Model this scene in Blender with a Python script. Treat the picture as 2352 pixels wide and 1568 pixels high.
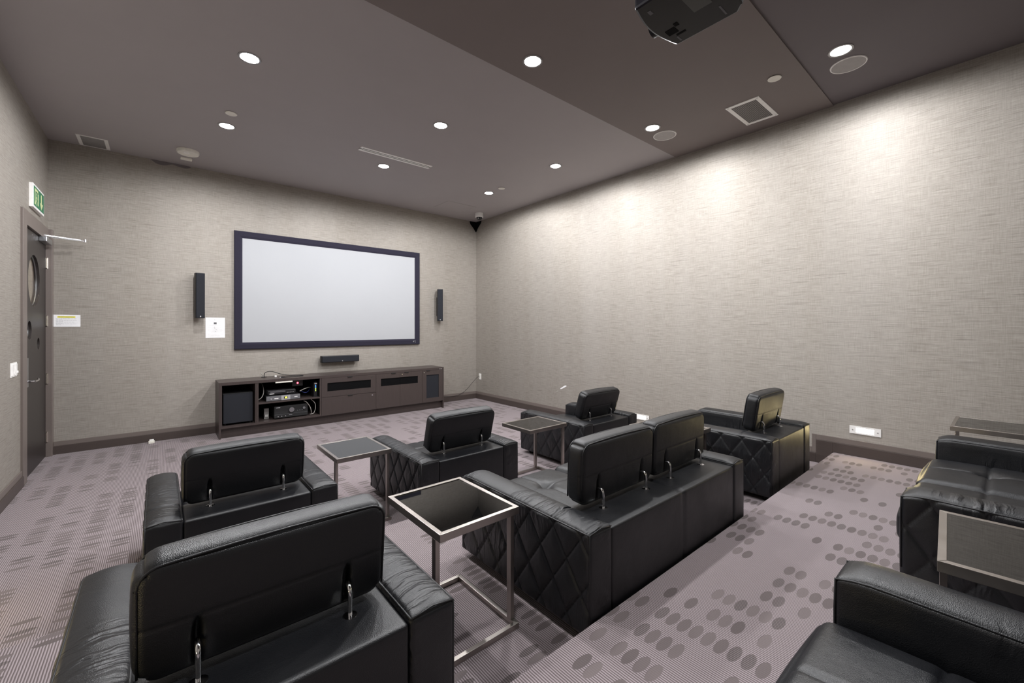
import bpy, bmesh, math, random
from mathutils import Vector, Matrix
random.seed(7)
PI = math.pi
for o in list(bpy.data.objects): bpy.data.objects.remove(o, do_unlink=True)
SC = bpy.context.scene
COL = SC.collection

# ------------------------------------------------------------------ camera, world, exposure
FPX, YAW, EYE = 962.6, math.atan2(810, 962.6), 1.47
cam = bpy.data.cameras.new('camera'); camo = bpy.data.objects.new('camera', cam); COL.objects.link(camo)
cam.sensor_width = 36.0; cam.lens = FPX / 2352 * 36.0
cam.shift_y = -(784 - 749.2) / 2352
cam.clip_start = 0.02
camo.location = (0, 0, EYE); camo.rotation_euler = (PI / 2, 0, -YAW)
SC.camera = camo
w = bpy.data.worlds.new('world'); SC.world = w; w.use_nodes = True
w.node_tree.nodes['Background'].inputs[0].default_value = (0.9, 0.95, 1.0, 1)
w.node_tree.nodes['Background'].inputs[1].default_value = 0.0
vs = SC.view_settings
vs.view_transform = 'Standard'; vs.look = 'None'; vs.gamma = 1.0; vs.use_curve_mapping = False
vs.exposure = 0.6

# room measures (metres)
XL, XR, YF, YR, H = -0.972, 4.98, 7.066, -2.6, 3.607
T1, T2 = 0.13, 0.26            # the two raised tiers
Y1, Y2 = 2.705, 1.10           # their front edges
LAMP_W = 80.0
STEP_E = 60.0

# ------------------------------------------------------------------ node helpers
class S:
    """a shader socket with arithmetic"""
    def __init__(s, nt, sock): s.nt, s.k = nt, sock
    def m(s, op, *a):
        n = s.nt.nodes.new('ShaderNodeMath'); n.operation = op
        for i, q in enumerate((s,) + a):
            if isinstance(q, S): s.nt.links.new(q.k, n.inputs[i])
            else: n.inputs[i].default_value = q
        return S(s.nt, n.outputs[0])
    def __add__(s, o): return s.m('ADD', o)
    def __radd__(s, o): return s.m('ADD', o)
    def __sub__(s, o): return s.m('SUBTRACT', o)
    def __rsub__(s, o): return (s * -1.0) + o
    def __mul__(s, o): return s.m('MULTIPLY', o)
    def __rmul__(s, o): return s.m('MULTIPLY', o)
    def __truediv__(s, o): return s.m('DIVIDE', o)
    def floor(s): return s.m('FLOOR')
    def frac(s): return s.m('FRACT')
    def abs(s): return s.m('ABSOLUTE')
    def sin(s): return s.m('SINE')
    def gt(s, v): return s.m('GREATER_THAN', v)
    def lt(s, v): return s.m('LESS_THAN', v)
    def step(s, a, b, lo=0.0, hi=1.0):
        n = s.nt.nodes.new('ShaderNodeMapRange'); n.interpolation_type = 'SMOOTHSTEP'
        s.nt.links.new(s.k, n.inputs[0])
        for i, q in enumerate((a, b, lo, hi)): n.inputs[i + 1].default_value = q
        return S(s.nt, n.outputs[0])

class M:
    def __init__(s, name):
        s.mat = bpy.data.materials.new(name); s.mat.use_nodes = True
        s.nt = s.mat.node_tree; s.b = s.nt.nodes['Principled BSDF']
    def pos(s, kind='world'):
        if kind == 'world': k = s.nt.nodes.new('ShaderNodeNewGeometry').outputs['Position']
        else: k = s.nt.nodes.new('ShaderNodeTexCoord').outputs['Object']
        n = s.nt.nodes.new('ShaderNodeSeparateXYZ'); s.nt.links.new(k, n.inputs[0])
        return [S(s.nt, n.outputs[i]) for i in range(3)]
    def vec(s, x, y, z=0.0):
        n = s.nt.nodes.new('ShaderNodeCombineXYZ')
        for i, q in enumerate((x, y, z)):
            if isinstance(q, S): s.nt.links.new(q.k, n.inputs[i])
            else: n.inputs[i].default_value = q
        return n.outputs[0]
    def noise(s, v, scale=1.0, detail=2.0, rough=0.5):
        n = s.nt.nodes.new('ShaderNodeTexNoise'); s.nt.links.new(v, n.inputs['Vector'])
        n.inputs['Scale'].default_value = scale; n.inputs['Detail'].default_value = detail; n.inputs['Roughness'].default_value = rough
        return S(s.nt, n.outputs['Fac'])
    def white(s, v):
        n = s.nt.nodes.new('ShaderNodeTexWhiteNoise'); n.noise_dimensions = '3D'; s.nt.links.new(v, n.inputs['Vector'])
        return S(s.nt, n.outputs['Value'])
    def voro(s, v, scale):
        n = s.nt.nodes.new('ShaderNodeTexVoronoi'); s.nt.links.new(v, n.inputs['Vector']); n.inputs['Scale'].default_value = scale
        return S(s.nt, n.outputs['Distance'])
    def rnd(s):
        return S(s.nt, s.nt.nodes.new('ShaderNodeObjectInfo').outputs['Random'])
    def mix(s, f, a, b):
        n = s.nt.nodes.new('ShaderNodeMix'); n.data_type = 'RGBA'
        if isinstance(f, S): s.nt.links.new(f.k, n.inputs[0])
        else: n.inputs[0].default_value = f
        for i, q in ((6, a), (7, b)):
            if isinstance(q, tuple): n.inputs[i].default_value = (*q, 1)
            else: s.nt.links.new(q, n.inputs[i])
        return n.outputs[2]
    def set(s, **k):
        for a, v in k.items():
            key = {'color': 'Base Color', 'rough': 'Roughness', 'metal': 'Metallic', 'spec': 'Specular IOR Level', 'coat': 'Coat Weight',
                   'coatr': 'Coat Roughness', 'trans': 'Transmission Weight', 'ior': 'IOR', 'emit': 'Emission Color', 'es': 'Emission Strength',
                   'sheen': 'Sheen Weight', 'alpha': 'Alpha', 'aniso': 'Anisotropic'}[a]
            if isinstance(v, S): s.nt.links.new(v.k, s.b.inputs[key])
            elif isinstance(v, tuple): s.b.inputs[key].default_value = (*v, 1)
            elif isinstance(v, (int, float)): s.b.inputs[key].default_value = v
            else: s.nt.links.new(v, s.b.inputs[key])
        return s
    def bump(s, h, strength=0.5, dist=0.01):
        n = s.nt.nodes.new('ShaderNodeBump'); n.inputs['Strength'].default_value = strength; n.inputs['Distance'].default_value = dist
        s.nt.links.new(h.k, n.inputs['Height']); s.nt.links.new(n.outputs[0], s.b.inputs['Normal'])
        return s

MATS = {}
def plain(name, color, rough=0.5, metal=0.0, spec=0.5, grain=0.0, gs=60, **k):
    m = M(name); MATS[name] = m.mat
    x, y, z = m.pos('obj')
    n = m.noise(m.vec(x, y, z), gs, 3)
    v = tuple(min(1, c * (1 + 0.12)) for c in color); d = tuple(c * 0.88 for c in color)
    m.set(color=m.mix(n, d, v), rough=rough, metal=metal, spec=spec, **k)
    if grain: m.bump(n, grain, 0.002)
    return m.mat

def make_materials():
    # woven wallpaper: horizontal slubs over fine vertical threads
    m = M('wallpaper'); MATS['wallpaper'] = m.mat
    x, y, z = m.pos(); u = x + y
    a = m.noise(m.vec(u * 7.0, z * 150.0), 1.0, 3, 0.6)
    b = m.noise(m.vec(u * 170.0, z * 9.0), 1.0, 2, 0.6)
    c = m.noise(m.vec(u * 3.2, z * 95.0, 5.0), 1.0, 2, 0.55).step(0.56, 0.72)
    g = m.noise(m.vec(u * 30.0, z * 420.0), 1.0, 1)
    p = m.noise(m.vec(u * 1.7, z * 0.12, 3.0), 1.0, 3, 0.6).step(0.3, 0.7)
    f = a * 0.55 + b * 0.28 + g * 0.17
    col = m.mix(f.step(0.30, 0.70), (0.262, 0.237, 0.206), (0.412, 0.380, 0.342))
    col = m.mix(c * 0.45, col, (0.155, 0.139, 0.122))
    col = m.mix(p * 0.22, col, (0.44, 0.42, 0.40))
    m.set(color=col, rough=0.66, spec=0.3, metal=0.38, aniso=0.6); m.nt.links.new(m.vec(0.0, 0.0, 1.0), m.b.inputs['Tangent']); m.bump(f, 0.22, 0.004)
    # carpets
    for name, dots in (('carpet_dash', False), ('carpet_dot', True)):
        m = M(name); MATS[name] = m.mat
        x, y, z = m.pos()
        P, Q = 0.1525, 0.0485
        wob = m.noise(m.vec(x * 40.0, y * 40.0, z * 40.0), 1.0, 1)
        rib = (((x + z) * (2 * PI / 0.0096)) + wob * 1.3).sin() * 0.5 + 0.5
        cx = (x - 1.626 + P / 2) / P; ci = cx.floor(); fx = cx.frac() - 0.5
        off = m.white(m.vec(ci, 11.0))
        cy = y / Q + (off * 0.0 if dots else off); cj = cy.floor(); fy = cy.frac() - 0.5
        r1 = m.white(m.vec(ci, cj, 1.0)); r2 = m.white(m.vec(ci, ((cj + off * 7.0) / (3.0 if dots else 4.0)).floor(), 2.0)); r3 = m.white(m.vec(ci, cj, 3.0))
        pres = r1.gt(0.14 if dots else 0.28) * r2.gt(0.38 if dots else 0.42)
        d = (fx * P / (0.050 if dots else 0.053)).m('POWER', 2.0) + (fy * Q / (0.0198 if dots else 0.0170)).m('POWER', 2.0)
        mask = d.step(0.85, 1.12, 1.0, 0.0) * pres
        pile = m.noise(m.vec(x, y, z), 900.0, 1)
        base = m.mix(rib.step(0.1, 0.85), (0.105, 0.083, 0.085), (0.402, 0.345, 0.366))
        base = m.mix(pile * 0.45, base, (0.20, 0.165, 0.166))
        dash = m.mix(r3, (0.082, 0.066, 0.066), (0.175, 0.146, 0.146))
        dash = m.mix(pile.step(0.3, 0.7) * 0.4, dash, (0.21, 0.175, 0.175))
        ribbed = r3.gt(0.80)
        dash = m.mix(ribbed * rib.step(0.2, 0.8, 0.75, 0.0), dash, (0.03, 0.026, 0.027))
        col = m.mix(mask * 0.92, base, dash)
        m.set(color=col, rough=0.95, spec=0.1, sheen=0.15)
        m.bump(rib * (1.0 - mask) * 0.8 + pile * 0.5 - mask * 0.5, 0.6, 0.004)
    # leathers
    for name, wr in (('leather', 0), ('leather_arm', 1), ('leather_seat', 2)):
        m = M(name); MATS[name] = m.mat
        x, y, z = m.pos('obj'); r = m.rnd() * 17.0
        grain = m.voro(m.vec(x, y, z + r), 420.0)
        soft = m.noise(m.vec(x, y, z + r), 9.0, 3, 0.5)
        hgt = grain * 0.14 + soft * 0.9
        if wr == 1:
            k = m.noise(m.vec(x * 5.0 + r, y * 34.0 + soft * 2.0, z * 5.0), 1.0, 2, 0.5)
            hgt = hgt + k.step(0.42, 0.72) * 1.8 * m.noise(m.vec(x + r, y * 1.0, z), 3.0, 1).step(0.42, 0.62)
        if wr == 2:
            k = m.noise(m.vec(x * 14.0 + r, y * 14.0, z * 6.0), 1.0, 3, 0.55); hgt = hgt + k * 0.7
        n = m.noise(m.vec(x, y, z + r), 3.5, 3)
        m.set(color=m.mix(n, (0.0024, 0.0028, 0.0042), (0.0070, 0.0078, 0.0102)), rough=n.step(0.3, 0.7, 0.36, 0.48), spec=0.56)
        m.bump(hgt, 0.55, 0.006)
    # dark wood veneer
    for name, a, b in (('veneer', (0.040, 0.030, 0.028), (0.072, 0.056, 0.053)), ('door_paint', (0.020, 0.016, 0.015), (0.030, 0.024, 0.023)),
                       ('trim_paint', (0.150, 0.124, 0.112), (0.172, 0.144, 0.131)), ('base_paint', (0.060, 0.046, 0.041), (0.074, 0.057, 0.052))):
        m = M(name); MATS[name] = m.mat
        x, y, z = m.pos(); g = m.noise(m.vec((x + y) * 4.0, z * 120.0) if name != 'veneer' else m.vec(x * 150.0, y * 150.0, z * 5.0), 1.0, 3, 0.6)
        m.set(color=m.mix(g, a, b), rough=0.42 if name != 'veneer' else 0.36, spec=0.45)
    for name, a, b in (('ceiling_front_paint', (0.365, 0.340, 0.342), (0.395, 0.368, 0.370)), ('ceiling_mid_paint', (0.196, 0.167, 0.160), (0.212, 0.181, 0.174)),
                       ('ceiling_rear_paint', (0.158, 0.139, 0.146), (0.172, 0.152, 0.159))):
        m = M(name); MATS[name] = m.mat
        x, y, z = m.pos(); g = m.noise(m.vec(x, y, z), 2.2, 4, 0.6)
        m.set(color=m.mix(g, a, b), rough=0.62, spec=0.3)
        m.bump(m.noise(m.vec(x, y, z), 180.0, 2), 0.08, 0.002)
    plain('chrome', (0.80, 0.81, 0.83), 0.12, 1.0)
    m = M('steel'); MATS['steel'] = m.mat
    x, y, z = m.pos('obj'); g = m.noise(m.vec(x * 12.0, y * 12.0, z * 12.0), 1.0, 2)
    m.set(color=m.mix(g, (0.36, 0.325, 0.30), (0.44, 0.405, 0.375)), rough=g.step(0.3, 0.7, 0.30, 0.36), metal=1.0)
    plain('black_glass', (0.004, 0.004, 0.004), 0.015, 0.0, 0.5, gs=3)
    plain('black_plastic', (0.012, 0.012, 0.014), 0.38, gs=30)
    plain('matte_black', (0.010, 0.010, 0.011), 0.7, gs=30)
    plain('void_black', (0.0035, 0.0035, 0.004), 0.8, spec=0.1, gs=30)
    plain('grey_plastic', (0.14, 0.14, 0.15), 0.4, gs=30)
    plain('silver_plastic', (0.45, 0.45, 0.46), 0.35, 0.3, gs=30)
    plain('white_plastic', (0.86, 0.85, 0.83), 0.38, gs=20)
    plain('cream_plastic', (0.80, 0.78, 0.71), 0.42, gs=20)
    plain('grey_grille', (0.36, 0.34, 0.33), 0.5, gs=20)
    plain('paper', (0.82, 0.82, 0.83), 0.7, spec=0.2, gs=15)
    plain('ink', (0.10, 0.10, 0.11), 0.7, gs=15)
    plain('ink_light', (0.40, 0.40, 0.42), 0.7, gs=15)
    plain('yellow_mark', (0.75, 0.68, 0.02), 0.6, gs=15)
    plain('sign_green', (0.008, 0.17, 0.072), 0.4, gs=8)
    plain('sign_pale', (0.62, 0.68, 0.36), 0.45, gs=8)
    plain('white_cable', (0.42, 0.40, 0.37), 0.5, gs=15)
    plain('blue_cable', (0.02, 0.03, 0.16), 0.5, gs=15)
    plain('nickel', (0.72, 0.68, 0.62), 0.25, 1.0, gs=25)
    plain('satin_steel', (0.42, 0.43, 0.45), 0.33, 1.0, gs=25)
    plain('lamp_can', (0.30, 0.29, 0.29), 0.35, 0.6, gs=15)
    plain('projector_shell', (0.0065, 0.0055, 0.0085), 0.42, spec=0.22, gs=40)
    plain('lens_glass', (0.004, 0.004, 0.006), 0.03, gs=5)
    plain('glass_clear', (0.9, 0.92, 0.92), 0.02, gs=2, trans=1.0, ior=1.45)
    plain('corridor_wall', (0.55, 0.50, 0.42), 0.7, gs=4)
    m = M('frame_velvet'); MATS['frame_velvet'] = m.mat
    x, y, z = m.pos(); g = m.noise(m.vec(x, y, z), 260.0, 2)
    m.set(color=m.mix(g, (0.013, 0.012, 0.022), (0.032, 0.029, 0.048)), rough=0.85, spec=0.15, sheen=0.12); m.bump(g, 0.3, 0.002)
    m = M('screen_fabric'); MATS['screen_fabric'] = m.mat
    x, y, z = m.pos(); g = m.noise(m.vec(x, y, z), 1.3, 2)
    m.set(color=m.mix(g, (0.395, 0.405, 0.425), (0.42, 0.43, 0.45)), rough=0.85, spec=0.15)
    m = M('grille_cloth'); MATS['grille_cloth'] = m.mat
    x, y, z = m.pos('obj'); g = m.noise(m.vec(x, y, z), 500.0, 1)
    m.set(color=m.mix(g, (0.010, 0.011, 0.014), (0.034, 0.036, 0.044)), rough=0.9, spec=0.2); m.bump(g, 0.4, 0.002)
    for name, col, e in (('lamp_glow', (1.0, 0.985, 0.96), 55.0), ('step_glow', (1.0, 0.80, 0.40), STEP_E), ('red_led', (1.0, 0.02, 0.03), 20.0),
                         ('led_blue', (0.05, 0.25, 1.0), 3.0), ('led_green', (0.45, 0.9, 0.08), 3.0), ('display_yellow', (0.9, 0.9, 0.05), 2.5)):
        m = M(name); MATS[name] = m.mat
        x, y, z = m.pos('obj'); g = m.noise(m.vec(x, y, z), 4.0, 1)
        m.set(color=(0.02, 0.02, 0.02), emit=m.mix(g, tuple(c * 0.94 for c in col), col), es=e)
make_materials()

# ------------------------------------------------------------------ mesh helpers
class MB:
    def __init__(s): s.v, s.f = [], []
    def add(s, vs, fs):
        k = len(s.v); s.v += [tuple(p) for p in vs]; s.f += [tuple(i + k for i in f) for f in fs]; return s
    def box(s, x0, x1, y0, y1, z0, z1):
        x0, x1 = sorted((x0, x1)); y0, y1 = sorted((y0, y1)); z0, z1 = sorted((z0, z1))
        return s.add([(x0, y0, z0), (x1, y0, z0), (x1, y1, z0), (x0, y1, z0), (x0, y0, z1), (x1, y0, z1), (x1, y1, z1), (x0, y1, z1)],
                     [(0, 3, 2, 1), (4, 5, 6, 7), (0, 1, 5, 4), (1, 2, 6, 5), (2, 3, 7, 6), (3, 0, 4, 7)])
    def lathe(s, prof, c=(0, 0, 0), n=24, ax='z', flip=False):
        """prof: (radius, height) list; radius 0 ends are closed"""
        vs, rings = [], []
        for r, h in prof:
            if r <= 1e-6: rings.append([len(vs)]); vs.append((0, 0, h))
            else:
                rings.append(list(range(len(vs), len(vs) + n)))
                vs += [(r * math.cos(2 * PI * i / n), r * math.sin(2 * PI * i / n), h) for i in range(n)]
        fs = []
        for a, b in zip(rings, rings[1:]):
            for i in range(n):
                j = (i + 1) % n
                if len(a) == 1 and len(b) == 1: continue
                if len(a) == 1: fs.append((a[0], b[j], b[i]))
                elif len(b) == 1: fs.append((a[i], a[j], b[0]))
                else: fs.append((a[i], a[j], b[j], b[i]))
        def mp(p):
            x, y, z = p
            if ax == 'x': x, y, z = z, x, y
            elif ax == 'y': x, y, z = y, z, x
            return (x + c[0], y + c[1], z + c[2])
        if flip: fs = [tuple(reversed(f)) for f in fs]
        return s.add([mp(p) for p in vs], fs)
    def cyl(s, c, r, h, n=20, ax='z'):
        return s.lathe([(0, 0), (r, 0), (r, h), (0, h)], c, n, ax)
    def tube(s, path, r, n=8, closed=False):
        P = [Vector(p) for p in path]; L = len(P); vs, fs = [], []
        up = None
        for i in range(L):
            if closed: t = (P[(i + 1) % L] - P[i - 1]).normalized()
            else: t = (P[min(i + 1, L - 1)] - P[max(i - 1, 0)]).normalized()
            if up is None:
                up = Vector((0, 0, 1)) if abs(t.z) < 0.9 else Vector((1, 0, 0))
            side = t.cross(up)
            if side.length < 1e-4: side = t.cross(Vector((0.3, 1, 0.2)))
            side.normalize(); up = side.cross(t).normalized()
            for k in range(n):
                a = 2 * PI * k / n; vs.append(P[i] + side * (r * math.cos(a)) + up * (r * math.sin(a)))
        for i in range(L if closed else L - 1):
            j = (i + 1) % L
            for k in range(n):
                m = (k + 1) % n; fs.append((i * n + k, i * n + m, j * n + m, j * n + k))
        if not closed:
            fs.append(tuple(range(n))[::-1]); fs.append(tuple((L - 1) * n + k for k in range(n)))
        return s.add(vs, fs)
    def prism(s, poly, a0, a1, ax='z'):
        """poly: 2-D outline extruded from a0 to a1 along ax (x: (y,z); y: (x,z); z: (x,y))"""
        n = len(poly)
        def mp(p, a): return {'x': (a, p[0], p[1]), 'y': (p[0], a, p[1]), 'z': (p[0], p[1], a)}[ax]
        vs = [mp(p, a0) for p in poly] + [mp(p, a1) for p in poly]
        fs = [tuple(range(n))[::-1], tuple(range(n, 2 * n))] + [(i, (i + 1) % n, n + (i + 1) % n, n + i) for i in range(n)]
        return s.add(vs, fs)
    def xf(s, mat, k0=0):
        s.v[k0:] = [tuple(mat @ Vector(p)) for p in s.v[k0:]]; return s
    def mesh(s, name, smooth=None, fix=True):
        me = bpy.data.meshes.new(name); me.from_pydata(s.v, [], s.f)
        if fix:
            bm = bmesh.new(); bm.from_mesh(me); bmesh.ops.recalc_face_normals(bm, faces=bm.faces); bm.to_mesh(me); bm.free()
        if smooth is not None:
            me.polygons.foreach_set('use_smooth', [True] * len(me.polygons))
            if smooth < 179: me.set_sharp_from_angle(angle=math.radians(smooth))
        me.update(); return me

def ob(name, mb, mat, parent=None, smooth=None, bevel=0.0, loc=None, fix=True):
    me = mb if isinstance(mb, bpy.types.Mesh) else mb.mesh(name, smooth, fix)
    if not me.materials: me.materials.append(MATS[mat])
    o = bpy.data.objects.new(name, me); COL.objects.link(o)
    if parent: o.parent = parent
    if loc: o.location = loc
    if bevel:
        b = o.modifiers.new('bevel', 'BEVEL'); b.width = bevel; b.segments = 2; b.limit_method = 'ANGLE'; b.angle_limit = math.radians(40)
    return o
def tag(o, label=None, cat=None, group=None, kind=None):
    if label: o['label'] = label
    if cat: o['category'] = cat
    if group: o['group'] = group
    if kind: o['kind'] = kind
    return o
def thing(name, label, cat, loc=(0, 0, 0), group=None, rz=0.0):
    o = bpy.data.objects.new(name, None); COL.objects.link(o); o.location = loc; o.rotation_euler = (0, 0, rz); o.empty_display_size = 0.1
    return tag(o, label, cat, group)
def copy_thing(root, loc, label, rz=0.0):
    r = root.copy(); COL.objects.link(r); r.location = loc; r.rotation_euler = (0, 0, rz); r['label'] = label
    def rec(src, dst):
        for ch in [c for c in bpy.data.objects if c.parent == src]:
            c = ch.copy(); COL.objects.link(c); c.parent = dst; rec(ch, c)
    rec(root, r); return r
def text_mesh(txt, size, name):
    cu = bpy.data.curves.new(name, 'FONT'); cu.body = txt; cu.size = size; cu.align_x = 'CENTER'; cu.align_y = 'CENTER'; cu.extrude = 0.0003
    t = bpy.data.objects.new(name, cu); COL.objects.link(t)
    dg = bpy.context.evaluated_depsgraph_get(); me = bpy.data.meshes.new_from_object(t.evaluated_get(dg))
    bpy.data.objects.remove(t, do_unlink=True); me.name = name; return me
def arc(cx, cy, r, a0, a1, n): return [(cx + r * math.cos(a0 + (a1 - a0) * i / n), cy + r * math.sin(a0 + (a1 - a0) * i / n)) for i in range(n + 1)]
def rrect(x0, x1, y0, y1, r, n=5):
    return arc(x1 - r, y0 + r, r, -PI / 2, 0, n) + arc(x1 - r, y1 - r, r, 0, PI / 2, n) + arc(x0 + r, y1 - r, r, PI / 2, PI, n) + arc(x0 + r, y0 + r, r, PI, 1.5 * PI, n)
def struct(name, mb, mat, parent=None, **k):
    o = ob(name, mb, mat, parent, **k)
    if not parent: o['kind'] = 'structure'
    return o
def spline(pts, n=8):
    P = [Vector(p) for p in pts]; out = []
    for i in range(len(P) - 1):
        p0, p1, p2, p3 = P[max(i - 1, 0)], P[i], P[i + 1], P[min(i + 2, len(P) - 1)]
        for k in range(n):
            t = k / n
            out.append(0.5 * ((2 * p1) + (p2 - p0) * t + (2 * p0 - 5 * p1 + 4 * p2 - p3) * t * t + (3 * p1 - p0 - 3 * p2 + p3) * t ** 3))
    out.append(P[-1]); return out

# ------------------------------------------------------------------ room shell
DY0, DY1, DZ = 5.955, 7.005, 2.45            # door opening
struct('floor', MB().box(XL - 0.1, XR + 0.1, Y1, YF + 0.1, -0.1, 0), 'carpet_dash')
struct('floor_step', MB().box(XL, XR, Y2 - 0.02, Y1, -0.1, T1), 'carpet_dash', bevel=0.012)
struct('floor_platform', MB().box(XL, XR, YR, Y2, -0.1, T2), 'carpet_dot', bevel=0.012)
wf = struct('wall_far', MB().box(XL - 0.12, XR + 0.12, YF, YF + 0.12, -0.1, H + 0.1), 'wallpaper')
wl = struct('wall_left', MB().box(XL - 0.12, XL, YR - 0.12, DY0, -0.1, H + 0.1).box(XL - 0.12, XL, DY1, YF, -0.1, H + 0.1).box(XL - 0.12, XL, DY0, DY1, DZ, H + 0.1), 'wallpaper')
wr = struct('wall_right', MB().box(XR, XR + 0.12, YR - 0.12, YF, -0.1, H + 0.1), 'wallpaper')
struct('wall_rear', MB().box(XL - 0.12, XR + 0.12, YR - 0.12, YR, -0.1, H + 0.1), 'wallpaper')
CE1, CE2, DROP = 2.71, 1.095, 0.012
cf = struct('ceiling', MB().box(XL - 0.05, XR + 0.05, CE1, YF + 0.05, H, H + 0.15), 'ceiling_front_paint')
cmid = struct('ceiling_middle', MB().box(XL - 0.05, XR + 0.05, CE2, CE1, H - DROP, H + 0.15), 'ceiling_mid_paint')
struct('ceiling_rear', MB().box(XL - 0.05, XR + 0.05, YR - 0.05, CE2, H, H + 0.15), 'ceiling_rear_paint')
# corridor beyond the door, seen through its round openings
struct('wall_corridor', MB().box(-2.5, -2.42, 3.5, 9.5, -0.1, 2.9).box(-2.5, XL - 0.12, 9.4, 9.5, -0.1, 2.9).box(-2.5, XL - 0.12, 3.4, 3.5, -0.1, 2.9), 'corridor_wall')
struct('floor_corridor', MB().box(-2.5, XL - 0.10, 3.4, 9.5, -0.1, 0.0), 'carpet_dash')
struct('ceiling_corridor', MB().box(-2.5, XL - 0.12, 3.4, 9.5, 2.8, 2.9), 'corridor_wall')

def baseboard(name, segs_board, segs_lip, axis):
    """boards and cap moulding strips; axis 'x' boards lie on a wall of constant x"""
    b = MB(); l = MB()
    for s_ in segs_board: b.box(*s_)
    for s_ in segs_lip: l.box(*s_)
    o = struct(name, b, 'base_paint', bevel=0.002); c = ob('cap_moulding', l, 'trim_paint', o, bevel=0.002); return o
BT, LT, BH, LH = 0.022, 0.012, 0.095, 0.146
baseboard('baseboard_far', [(XL + 0.045, XR, YF - BT, YF, 0, BH)], [(XL + 0.045, XR, YF - LT, YF, BH, LH)], 'y')
def side_board(name, xw, sg, y_end):
    xb, xl = xw + sg * BT, xw + sg * LT
    st = 0.135
    bs = [(xw, xb, Y1 + st, y_end, 0, BH), (xw, xb, Y1, Y1 + st, 0, T1 + BH), (xw, xb, Y2 + st, Y1, T1, T1 + BH), (xw, xb, Y2, Y2 + st, T1, T2 + BH), (xw, xb, YR, Y2, T2, T2 + BH)]
    ls = [(xw, xl, Y1 + st + 0.035, y_end, BH, LH), (xw, xl, Y1 + st, Y1 + st + 0.035, BH, T1 + LH), (xw, xl, Y2 + st + 0.035, Y1 + st, T1 + BH, T1 + LH),
          (xw, xl, Y2 + st, Y2 + st + 0.035, T1 + BH, T2 + LH), (xw, xl, YR, Y2 + st, T2 + BH, T2 + LH)]
    baseboard(name, bs, ls, 'x')
side_board('baseboard_right', XR, -1, YF - BT)
side_board('baseboard_left', XL, 1, 5.83)
struct('baseboard_rear', MB().box(XL, XR, YR, YR + BT, T2, T2 + BH), 'base_paint')

# paint that ran over the wallpaper edge under the ceiling
def blob(pts): return [(p[0], p[1]) for p in spline([(a, b, 0) for a, b in pts] + [(pts[0][0], pts[0][1], 0)], 4)][:-1]
ob('paint_smudge', MB().prism(blob([(-0.09, H), (0.30, H), (0.275, H - 0.035), (0.19, H - 0.03), (0.13, H - 0.018), (0.05, H - 0.05), (-0.03, H - 0.042)]), YF - 0.0015, YF + 0.001, 'y'), 'ceiling_rear_paint', wf)
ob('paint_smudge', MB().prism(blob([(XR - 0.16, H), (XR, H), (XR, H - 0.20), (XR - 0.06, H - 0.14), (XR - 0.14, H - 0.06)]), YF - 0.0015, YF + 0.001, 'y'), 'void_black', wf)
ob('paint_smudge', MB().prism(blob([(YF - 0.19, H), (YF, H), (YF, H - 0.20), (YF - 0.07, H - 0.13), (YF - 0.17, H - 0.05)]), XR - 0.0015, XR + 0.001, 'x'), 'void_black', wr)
ob('scuff_mark', MB().prism(blob([(4.56, 0.515), (4.60, 0.520), (4.70, 0.46), (4.66, 0.462)]), XR - 0.0012, XR + 0.001, 'x').prism([(4.75, 0.42), (4.755, 0.415), (4.81, 0.385), (4.80, 0.392)], XR - 0.0012, XR + 0.001, 'x'), 'paper', wr)

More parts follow.
